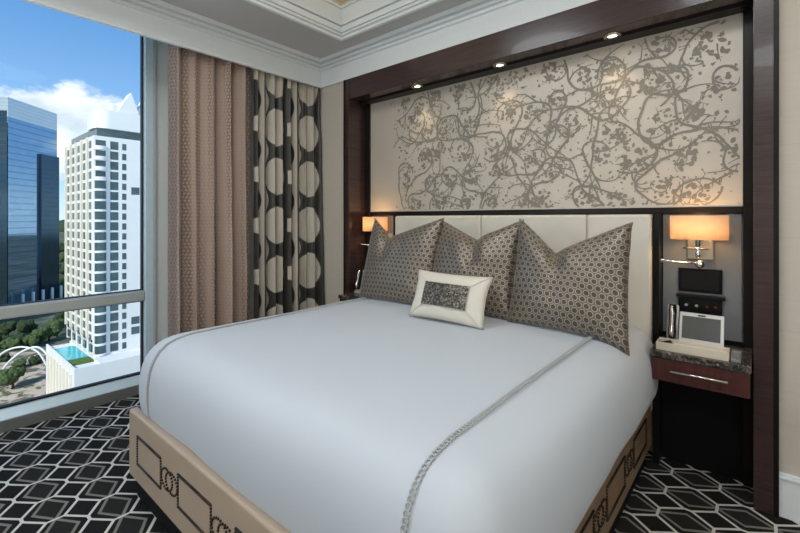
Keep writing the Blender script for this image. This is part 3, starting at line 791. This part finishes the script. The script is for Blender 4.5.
D1, D2 = cam2w(-70, 219, 262), cam2w(7, 219, 240); dt = thing('office_tower', (D2.x, D2.y, GZ_), 'dark teal office tower at the left edge beside the mirror tower', 'building')
slab('facade', Vector((D1.x, D1.y)), Vector((D2.x, D2.y)), 8, GZ_, 62, M['towerd'], dt)
slab('roof_parapet', Vector((D1.x, D1.y)), Vector((D2.x, D2.y)), 8, 62, 63.2, M['gasket'], dt)

# trees and white arches
def tree(px, py, h, r, label, seed, mat='leaf', cat='tree', grp='trees around the plaza outside'):
    p = on_ground(px, py); t = thing(cat, (p.x, p.y, GZ_), label, cat, grp); rr = random.Random(seed)
    MB().tube([(p.x, p.y, GZ_), (p.x, p.y, GZ_+h*.5)], [.5, .3], 7).build('trunk', M['bark'], t)
    b = MB()
    for k in range(9):
        c = (p.x+rr.uniform(-1, 1)*r*.6, p.y+rr.uniform(-1, 1)*r*.6, GZ_+h*(.45+.35*rr.random()))
        b.ball(c, r*rr.uniform(.4, .62), 3, jit=.5)
    b.build('crown', M[mat], t)
GRP = 'leafy tree in the row between the plaza and the glass towers'
tree(13, 389, 7, 3.8, 'lone round tree in the middle of the sandy plaza outside', 1)
for k, (px, py, h, r, mt) in enumerate(((0, 349, 7, 3.4, 'leafd'), (10, 351, 6, 3.2, 'leaf'), (20, 347, 7, 3.4, 'leafd'), (30, 348, 6, 3.2, 'leaf'), (40, 344, 7, 3.5, 'leaf'), (49, 341, 8, 3.6, 'leaf'), (57, 337, 9, 3.6, 'leaf'), (26, 337, 9, 3.8, 'leafd'), (8, 338, 8, 3.8, 'leafd'), (63, 328, 9, 4, 'leafd'), (20, 368, 3, 2.2, 'leaf'), (4, 362, 3, 2.2, 'leafd'), (36, 364, 3, 2.2, 'leafd'))):
    if h == 3: tree(px, py, h, r, 'small bush on the sandy plaza under the white arches', 10+k, mt, 'bush', 'bushes on the plaza')
    else: tree(px, py, h, r, GRP, 10+k, mt)
for k, (px, py) in enumerate(((58, 300), (62, 290), (64, 275), (60, 262), (63, 254), (59, 248))):
    tree(px, py, 11, 8, 'distant tree in the gap between the glass tower and the white tower', 40+k, 'leaf' if k % 2 else 'leafd', 'tree', 'distant trees between the towers')
def arch(pts, d, label):
    P = [cam2w(x, y, d) for x, y in pts]; Q = []
    for i in range(len(P)-1):
        p0, p1, p2, p3 = P[max(i-1, 0)], P[i], P[i+1], P[min(i+2, len(P)-1)]
        for k in range(6):
            t = k/6; Q.append(.5*((2*p1)+(p2-p0)*t+(2*p0-5*p1+4*p2-p3)*t*t+(3*p1-p0-3*p2+p3)*t**3))
    Q.append(P[-1])
    tag(MB().tube(Q, .38, 8).build('steel_arch', M['concrete']), label, 'arch', 'white arches over the plaza')
arch([(-14, 370), (-6, 361), (4, 352), (16, 347.5), (28, 347.5), (38, 352), (45, 362), (48, 370)], 168, 'white steel arch rising behind, over the street trees outside')
arch([(-4, 380), (3, 369), (12, 359), (23, 351), (35, 347), (43, 350), (50, 360), (54, 378)], 158, 'white steel arch crossing in front, nearer the podium outside')

# ------------------------------------------------------------------ sky, sun, lamps and added fill lights
Wd = bpy.data.worlds.new('World'); S.world = Wd
a = N('', Wd); v = a.coord('Generated'); x, y, z = a.sep(v)
sky = a.mix(a.ss(z, .0, .13), (.55, .72, .88), (.26, .47, .78)); sky = a.mix(a.ss(z, .10, .42), sky, (.10, .26, .56))
cv = a.mapping(v, (1, 1, 1.9), (5.3, 1.7, .6)); nz = a.noise(cv, 4.6, 10, .6)
bias = a.m('SUBTRACT', a.m('ADD', .04, a.m('MULTIPLY', a.ss(z, .07, .14), .10)), a.m('MULTIPLY', a.ss(z, .20, .31), .34))
msk = a.ss(a.m('ADD', nz, bias), .545, .66)
shade_ = a.noise(cv, 9, 5)
sky = a.mix(msk, sky, a.mix(a.ss(shade_, .3, .65), (.52, .60, .70), (.90, .92, .94)))
bg = a.n('ShaderNodeBackground'); a.put(bg.inputs[0], sky); bg.inputs[1].default_value = 1.15
wo = a.n('ShaderNodeOutputWorld'); a.nt.links.new(bg.outputs[0], wo.inputs[0])

def light(name, kind, loc, power, col=(1, 1, 1), rot=(0, 0, 0), size=.1, size_y=None, **kw):
    l = bpy.data.lights.new(name, kind); l.energy = power; l.color = col
    if kind == 'AREA':
        l.shape = 'RECTANGLE' if size_y else 'DISK'; l.size = size
        if size_y: l.size_y = size_y
    elif kind in ('POINT', 'SPOT'): l.shadow_soft_size = size
    for k, v in kw.items(): setattr(l, k, v)
    o = bpy.data.objects.new(name, l); C.objects.link(o); o.location = loc; o.rotation_euler = rot
    return o
sun = light('sun', 'SUN', (0, 0, 50), 3.2, (1, .94, .84)); sun.data.angle = .01
sun.rotation_euler = Vector((-.38, .86, -.70)).to_track_quat('-Z', 'Y').to_euler()
WARM = (1, .74, .42)
for n_, x_, y_, sx, sy in (('cove_light', TX0-.10, .23, .12, 4.2), ('cove_light', -.9, TY1+.10, 3.6, .12), ('cove_light', TX1+.1, .23, .12, 4.2), ('cove_light', -.9, TY0-.1, 3.6, .12)):
    light(n_, 'AREA', (x_, y_, 3.40), 2.2, WARM, (PI, 0, 0), sx, sy)
for x_, y_, p_ in ((-1.9, .6, 15), (-.1, .9, 14), (-1.9, -1.2, 17), (.2, -1.4, 17)):
    light('overhead_fill', 'AREA', (x_, y_, 3.5), p_, (.90, .96, 1), (0, 0, 0), .9)  # added soft fill from above, no fixture behind it
for x_, y_, z_, p_ in ((1.2, -1.7, 1.75, 31), (-2.6, -2.2, 1.7, 31), (1.3, 1.2, 1.75, 13)):
    light('room_fill', 'POINT', (x_, y_, z_), p_, (.93, .97, 1), size=.25)  # added out-of-view fill without fixtures, brightens the upright surfaces
for x_ in DL:
    light('downlight_beam', 'SPOT', (x_, 2.905, 2.60), 4, (1, .80, .52), (math.radians(-4), 0, 0), .02, spot_size=math.radians(95), spot_blend=.8)
for dx in (0, SH[0]):
    light('sconce_bulb', 'POINT', (lx-.005+dx, ly, 1.43), 2.0, (1, .62, .26), size=.03)

# ------------------------------------------------------------------ camera
cd = bpy.data.cameras.new('camera'); cam = bpy.data.objects.new('camera', cd); C.objects.link(cam)
cam.location = (0, 0, 1.47)
cam.rotation_euler = (PI/2, 0, math.atan2(.649, .76))
cd.sensor_fit = 'HORIZONTAL'; cd.sensor_width = 36; cd.lens = 36*422/800
cd.shift_y = -(266.5-219)/800
cd.clip_start = .05; cd.clip_end = 6000
S.camera = cam
S.view_settings.view_transform = 'Standard'; S.view_settings.look = 'None'; S.view_settings.gamma = 1
S.view_settings.use_curve_mapping = False; S.view_settings.exposure = 0.28
